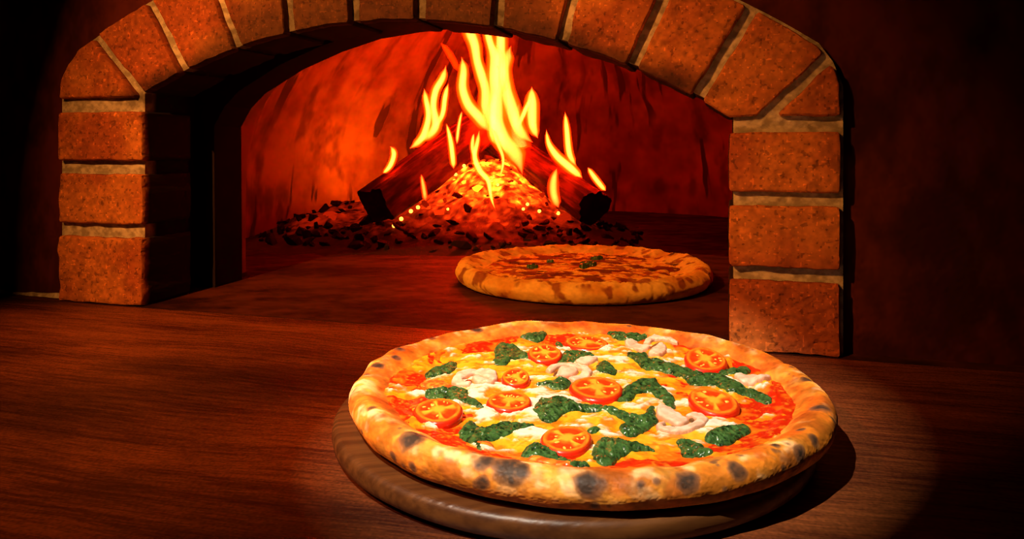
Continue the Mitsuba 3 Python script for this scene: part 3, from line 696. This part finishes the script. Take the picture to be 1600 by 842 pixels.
def gill_fn(P, d, seed):
    n = meshkit.noise(np.c_[P * 1.2, np.full(len(P), seed)], seed)
    return (1 - np.exp(-d / 0.5)) * 0.8 + 0.7, lerp3([0.09, 0.040, 0.016], [0.26, 0.12, 0.035], n)
# slices of mushroom: the cut cap, its stem and the dark gills between (outlines in mm)
MUSHROOMS = [
    ('cap', [[-96.4,12.7],[-95.1,21.2],[-91.3,29.8],[-85.4,33.7],[-77.2,34.8],[-66.8,33.2],[-61.9,27.6],[-61.2,19.0],[-63.9,11.7],[-69.6,14.8],[-73.6,22.2],[-78.1,25.5],[-83.3,20.6],[-86.3,15.3],[-86.5,8.6],[-83.7,5.1],[-79.4,4.6],[-81.3,-1.4],[-86.0,0.1],[-92.0,2.6],[-95.3,7.6]]),
    ('stem', [[-81.7,15.9],[-77.9,21.7],[-73.1,18.0],[-64.4,7.6],[-63.3,1.6],[-69.1,-0.4],[-74.1,2.1],[-77.2,7.1],[-80.0,10.7]]),
    ('gill', [[-86.6,9.7],[-84.3,15.3],[-80.9,13.8],[-79.5,7.1],[-83.6,4.6]]),
    ('cap', [[-26.2,41.5],[-21.2,50.3],[-13.3,53.6],[-3.8,51.6],[3.3,45.2],[8.3,37.8],[9.6,28.1],[6.4,19.9],[-1.5,14.2],[-5.5,9.7],[-10.7,15.3],[-10.3,21.1],[-2.0,24.6],[1.3,31.7],[-0.0,37.8],[-5.6,42.7],[-10.0,45.2],[-15.5,43.3],[-20.3,32.3],[-23.0,30.5],[-25.7,35.3]]),
    ('stem', [[-15.6,40.8],[-10.2,42.7],[-5.9,39.6],[-0.7,34.7],[-2.1,26.9],[-9.4,22.8],[-15.5,19.9],[-20.2,19.9],[-17.8,29.3]]),
    ('gill', [[-21.7,26.9],[-15.4,44.0],[-6.2,44.6],[-5.1,40.2],[-14.2,39.0],[-19.7,22.2]]),
    ('cap', [[-2.8,58.1],[2.7,66.8],[9.6,68.9],[15.2,66.2],[18.1,60.1],[12.1,52.3],[4.8,48.4],[0.1,51.6]]),
    ('cap', [[57.9,-54.7],[61.8,-50.0],[65.7,-49.1],[69.8,-51.9],[71.7,-57.4],[71.5,-64.6],[68.1,-72.4],[61.3,-80.0],[54.5,-84.1],[46.1,-84.9],[40.8,-83.3],[36.5,-80.8],[35.2,-74.1],[37.9,-69.0],[42.5,-65.5],[44.8,-67.3],[41.8,-70.7],[41.2,-73.3],[44.6,-75.8],[49.6,-75.0],[53.6,-74.6],[58.8,-70.7],[62.3,-65.5],[63.2,-59.3],[60.3,-57.4]]),
    ('stem', [[40.8,-48.2],[43.3,-41.4],[46.5,-39.5],[50.5,-43.4],[53.9,-50.0],[57.0,-57.4],[59.0,-62.9],[58.4,-68.1],[53.2,-73.7],[48.5,-74.1],[45.8,-67.3],[43.6,-62.0],[40.3,-58.4],[39.7,-53.8]]),
    ('gill', [[40.6,-69.9],[44.4,-69.0],[49.1,-71.6],[49.6,-75.0],[44.2,-77.5],[40.8,-75.4]]),
    ('gill', [[59.6,-57.4],[63.9,-56.5],[62.9,-62.0],[60.1,-66.4],[59.0,-62.9]]),
    ('cap', [[60.3,110.6],[65.6,119.1],[74.2,127.9],[83.7,128.6],[89.1,117.7],[91.2,103.7],[88.8,99.7],[85.3,103.7],[83.0,110.6],[76.7,113.5],[70.6,113.5],[68.1,107.9],[65.5,106.5],[62.5,106.5]]),
    ('stem', [[58.6,78.8],[63.8,89.0],[68.7,95.6],[74.5,102.4],[77.4,98.3],[77.8,86.5],[72.8,76.3],[67.3,70.1],[63.0,73.8]]),
    ('gill', [[64.0,94.3],[69.5,103.7],[75.6,107.9],[78.5,103.7],[72.2,98.3],[64.7,90.4]]),
    ('cap', [[45.0,114.9],[50.9,118.4],[56.3,116.3],[59.4,107.9],[64.3,99.7],[65.5,94.3],[59.4,89.0],[50.3,91.7],[44.7,98.3]]),
    ('cap', [[110.6,17.9],[114.5,22.9],[120.9,18.5],[126.2,15.5],[132.8,14.2],[138.4,14.9],[134.9,7.1],[128.7,2.4],[120.5,0.6],[114.3,2.4],[111.9,9.4]]),
]
cap = None
for i, (k, o) in enumerate(MUSHROOMS):
    if k == 'cap':
        cap = numbered('pizza__mushroom_slice'); topping(cap, o, 'mat_mushroom', mush_fn, 300 + i, 0.55)
    elif k == 'stem': topping(numbered(cap + '__stem'), o, 'mat_mushroom', lambda P, d, sd: (lambda h, c: (h * 1.12, c))(*mush_fn(P, d, sd)), 300 + i, 0.55)
    else: topping(numbered(cap + '__gills'), o, 'mat_mushroom', gill_fn, 300 + i, 0.6)
# flat bits of cooked tomato between the toppings
BITS = [[[-120, 12], [-108, 16], [-97, 12], [-94, 4], [-103, 0], [-116, 4]], [[-44, -117], [-30, -114], [-17, -121], [-13, -127], [-26, -130], [-42, -125]], [[-74, -100], [-66, -97], [-60, -103], [-66, -109], [-73, -106]], [[-12, 60], [-5, 62], [-2, 56], [-9, 54]]]
for i, o in enumerate(BITS): topping(numbered('pizza__tomato_piece'), o, 'mat_tomato', piece_fn, 500 + i, 0.8)

def tomato(key, cx, cy, ra, rb, az, tilt, seed, thick=5.0):
    """A cherry tomato slice (mm): skin, cut face with seed chambers, seeds."""
    nth, nr = 72, 26
    th = np.linspace(0, 2 * np.pi, nth, endpoint=False); rr = np.linspace(0, 1, nr)
    R, TH = np.meshgrid(rr, th, indexing='ij')
    k = 3 + seed % 2; ph = seed * 1.3
    wobble = 1 + 0.03 * np.sin(2 * TH + ph) + 0.02 * np.sin(3 * TH + 2 * ph)
    X, Y = R * ra * wobble * np.cos(TH), R * rb * wobble * np.sin(TH)
    chamber = sst(0.28, 0.46, R) * sst(0.84, 0.72, R) * sst(0.20, 0.55, np.abs(np.sin((TH + ph) * k / 2 + 0.35 * np.sin(2 * TH + ph))))
    n = meshkit.fbm(np.stack([X * 0.45, Y * 0.45, 0 * X + seed], -1), 3, seed)
    Z = thick - 0.7 * chamber + 0.5 * (n - 0.5) + 0.25 * (1 - R ** 2)
    Z = Z - 0.9 * sst(0.93, 1.0, R)
    col = lerp3([0.82, 0.115, 0.006], [0.88, 0.23, 0.012], sst(0.3, 0.7, n))
    spoke = sst(0.55, 0.15, np.abs(np.sin((TH + ph) * k / 2 + 0.35 * np.sin(2 * TH + ph)))) * sst(0.80, 0.60, R)
    col = lerp3(col, [0.93, 0.46, 0.035], 0.85 * np.maximum(spoke, sst(0.34, 0.16, R)))
    col = lerp3(col, [0.70, 0.028, 0.004], 0.85 * chamber * sst(0.25, 0.5, n + 0.2 * chamber))
    col = lerp3(col, [0.90, 0.25, 0.02], 0.5 * sst(0.80, 0.86, R) * sst(0.93, 0.88, R)); col = lerp3(col, [0.66, 0.022, 0.004], 0.95 * sst(0.92, 0.97, R))
    ca, sa = math.cos(az), math.sin(az)
    base = float(surf(np.array([cx / 1000]), np.array([cy / 1000]))[0])
    def place(X, Y, Z):
        x, y = ca * X - sa * Y, sa * X + ca * Y
        z = Z + (y + 0.35 * x * 0) * math.sin(tilt)
        y = y * math.cos(tilt) - Z * math.sin(tilt) * 0.5
        return np.stack([(cx + x) / 1000, (cy + y) / 1000, base - 0.0012 + 0.001 * max(0, rb * math.sin(tilt) * 0.55) + z / 1000], -1)
    v = place(X, Y, Z).reshape(-1, 3); f = upward(v, grid_faces(nr, nth))
    scene[key] = ply((local(v), f), 'mat_tomato', True, color=col.reshape(-1, 3))
    # skin: the rim down into the cheese
    zz = np.array([thick - 0.9, thick - 1.6, thick * 0.5, 0.0, -2.5, -6.0]); ex = np.array([1.0, 1.03, 1.06, 1.04, 1.0, 0.96])
    Zs, Ts = np.meshgrid(zz, th, indexing='ij'); Es = np.repeat(ex[:, None], nth, 1)
    w2 = 1 + 0.03 * np.sin(2 * Ts + ph) + 0.02 * np.sin(3 * Ts + 2 * ph)
    v = place(Es * ra * w2 * np.cos(Ts), Es * rb * w2 * np.sin(Ts), Zs).reshape(-1, 3)
    f = grid_faces(len(zz), nth)[:, ::-1]
    nn = np.cross(v[f[:, 1]] - v[f[:, 0]], v[f[:, 2]] - v[f[:, 0]]); cen = v[f].mean(1) - v.mean(0)
    if (nn * cen).sum() < 0: f = f[:, ::-1]
    scene[key + '__skin'] = ply((local(v), f), 'mat_tomato', True, color=np.broadcast_to([0.68, 0.020, 0.004], (len(v), 3)))
    r = np.random.default_rng(seed + 70)
    ico = trimesh.creation.icosphere(subdivisions=1)
    made = 0
    for _ in range(200):
        if made >= 8: break
        q, t0 = r.uniform(0.40, 0.74), r.uniform(0, 6.28)
        if abs(math.sin((t0 + ph) * k / 2 + 0.35 * math.sin(2 * t0 + ph))) < 0.45: continue
        sv = np.array(ico.vertices) * [1.35, 0.75, 0.45]
        c0, s0 = math.cos(t0 + r.uniform(-.6, .6)), math.sin(t0 + r.uniform(-.6, .6))
        sx, sy = c0 * sv[:, 0] - s0 * sv[:, 1], s0 * sv[:, 0] + c0 * sv[:, 1]
        p = place(sx + q * ra * math.cos(t0), sy + q * rb * math.sin(t0), sv[:, 2] + thick - 0.35)
        scene[numbered(key + '__seed')] = ply((local(p), np.array(ico.faces)), 'mat_seed', True); made += 1
TOM = [
    (-25.1, 72.1, 13.0, 14.0, 0.0, 0.255),
    (13.0, 111.3, 17.7, 19.1, 0.35, 0.052),
    (98.6, 49.1, 15.9, 17.2, -0.35, 0.241),
    (-48.7, 8.0, 10.1, 10.9, 0.01, 0.255),
    (7.1, -11.7, 17.8, 19.2, 0.34, 0.079),
    (-53.2, -37.5, 13.9, 15.0, -0.35, 0.089),
    (-97.9, -58.6, 14.9, 16.1, 0.01, 0.131),
    (81.0, -38.7, 15.1, 16.3, 0.34, 0.201),
    (-20.3, -100.4, 14.3, 15.4, -0.36, 0.104)
]
for i, (cx, cy, ra, rb, az, tilt) in enumerate(TOM):
    tomato(numbered('pizza__tomato_slice'), cx, cy, ra, rb, az, tilt, i + 1)

# ------------------------------------------------------------------ the pizza that still bakes in the oven
QX, QY, QR = 0.103, 1.083, 0.186
Q = np.array([(0.0, 15.5), (.30, 15.5), (.60, 15.5), (.76, 17), (.86, 23.0), (.925, 26.5), (.975, 23), (1.0, 14), (.985, 6.5), (.95, 1.0), (.88, 0.0)])
qr, qz = PchipInterpolator(np.linspace(0, 1, 11), Q[:, 0]), PchipInterpolator(np.linspace(0, 1, 11), Q[:, 1])
qrim = lambda th: QR * (1 + 0.022 * wob(th, 2.5, 81))
TH, U, x, y, z = crust_mesh(qrim, lambda u: np.maximum(qr(u), 0.004), qz, 620, 120, -1, 83)
rfrac = np.hypot(x, y) / QR
P = np.stack([x, y, z], -1); top = U < 0.62
n1, n2, n3 = meshkit.fbm(P * 36, 3, 91), meshkit.fbm(P * 95, 3, 92), meshkit.fbm(P * 300, 2, 93)
z = np.where(top, z + 0.0022 * sst(0.45, 0.75, n2) * sst(0.02, 0.2, U), z)
col = lerp3([0.70, 0.33, 0.035], [0.86, 0.54, 0.09], sst(0.35, 0.65, n1))
col = lerp3(col, [0.66, 0.13, 0.02], 0.75 * sst(0.55, 0.66, meshkit.fbm(P * 60, 3, 94)) * sst(0.80, 0.70, rfrac))
col = lerp3(col, [0.26, 0.050, 0.010], 0.85 * sst(0.55, 0.66, meshkit.fbm(np.stack([x * 62, y * 75, z * 40], -1), 3, 96)))
col = lerp3(col, [0.93, 0.66, 0.20], 0.7 * sst(0.62, 0.75, n3) * sst(0.75, 0.6, rfrac))
col = col * (0.85 + 0.3 * n3[..., None])
for (a, b, rad) in ((95, -35, 11), (140, 20, 11), (-105, 75, 10), (40, 60, 9), (-60, -45, 8), (150, 75, 8), (-110, -10, 6), (0, 130, 12), (75, 110, 9), (-40, 100, 10)):
    d = np.hypot(x * 1000 - a, y * 1000 - b) / rad
    col = lerp3(col, [0.045, 0.018, 0.010], 0.9 * sst(1.2, 0.5, d + 0.8 * (n2 - 0.5)))
m = close_crust(x, y, np.maximum(z, 0), 0.013); m.apply_translation([QX, QY, 0.0006])
cc = np.vstack([col.reshape(-1, 3), [[0.6, 0.2, 0.05], [0.2, 0.1, 0.04]]])
scene['pizza_001__crust'] = ply(m, 'mat_baked_top', True, color=cc)
tag('pizza_001', 'plain browned pizza baking on the oven floor behind the topped one', 'pizza')
tag('pizza_001__crust', 'blistered golden crust')
x, y = disc(120, 460, 0.150)
q = np.stack([x, y, 0 * x], -1)
fr = np.hypot(x, y) / 0.150
c1, c2, c3 = meshkit.fbm(q * 52, 4, 97), meshkit.fbm(q * 120, 3, 98), meshkit.fbm(q * 330, 2, 99)
edge = sst(1.02, 0.80, fr + 0.35 * (meshkit.fbm(q * 24, 3, 100) - 0.5))
z = 0.0178 + 0.0030 * edge + 0.0030 * (c1 - 0.5) + 0.0016 * (c2 - 0.5) - 0.004 * (1 - edge)
col = lerp3([0.66, 0.20, 0.018], [0.84, 0.46, 0.05], sst(0.36, 0.60, c2))
col = lerp3(col, [0.93, 0.60, 0.10], 0.85 * sst(0.56, 0.70, c3) * sst(0.40, 0.55, c1))
col = lerp3(col, [0.13, 0.018, 0.005], 0.92 * sst(0.50, 0.58, meshkit.fbm(np.stack([x * 38, y * 46, 0 * x], -1), 3, 101)))
col = lerp3(col, [0.22, 0.030, 0.007], 0.8 * sst(0.54, 0.62, meshkit.fbm(np.stack([x * 90, y * 90, 0 * x], -1), 2, 103)))
for (a, b, rad) in ((95, -35, 9), (40, 60, 8), (-60, -45, 8), (-100, 30, 11), (70, 90, 9), (-30, 95, 10)):
    col = lerp3(col, [0.05, 0.018, 0.008], 0.9 * sst(1.2, 0.5, np.hypot(x * 1000 - a, y * 1000 - b) / rad + 0.8 * (c2 - 0.5)))
v = np.stack([QX + x, QY + y, z], -1).reshape(-1, 3); f = upward(v, grid_faces(120, 460))
scene['pizza_001__cheese'] = ply((v, f), 'mat_baked_top', True, color=col.reshape(-1, 3)); tag('pizza_001__cheese', 'browned orange cheese')
def herb(key, cx, cy, s, seed):
    r = np.random.default_rng(seed); a = np.linspace(0, 6.28, 12)[:-1]
    o = np.stack([cx + s * (1 + 0.3 * r.uniform(-1, 1, 11)) * np.cos(a), cy + 0.8 * s * (1 + 0.3 * r.uniform(-1, 1, 11)) * np.sin(a)], 1)
    Pp, d, tri = sheet(o, 1.0, seed)
    h, col = leaf_fn(Pp, d, seed)
    v = np.stack([QX + Pp[:, 0] / 1000, QY + Pp[:, 1] / 1000, 0.0198 + 0.0015 + np.where(d <= 0, -0.003, h / 1000 + 0.002)], 1)
    scene[key] = ply((v, upward(v, tri)), 'mat_leaf', True, color=col)
for i, (a, b, s) in enumerate(((12, 10, 13), (2, -14, 8), (30, 62, 10), (-72, -14, 9), (-45, 30, 6))): herb(numbered('pizza_001__herb_leaf'), a, b, s, 600 + i)

# how often the renderer picks each glowing surface: in proportion to the light it gives
power = {}
for key, d in scene.items():
    if isinstance(d, dict) and 'emitter' in d:
        mv, mf, _, _, mc = meshkit.WRITTEN[d['filename']]
        area = 0.5 * np.linalg.norm(np.cross(mv[mf[:, 1]] - mv[mf[:, 0]], mv[mf[:, 2]] - mv[mf[:, 0]]), axis=1)
        rad = d['emitter']['radiance']
        power[key] = float((area * np.asarray(mc)[mf].mean(1)[:, 0]).sum()) if rad.get('type') == 'mesh_attribute' else float(area.sum() * rad['value'][0])
total = sum(power.values())
for key, w in power.items():
    scene[key]['emitter']['sampling_weight'] = 46.0 * w / total + 0.04
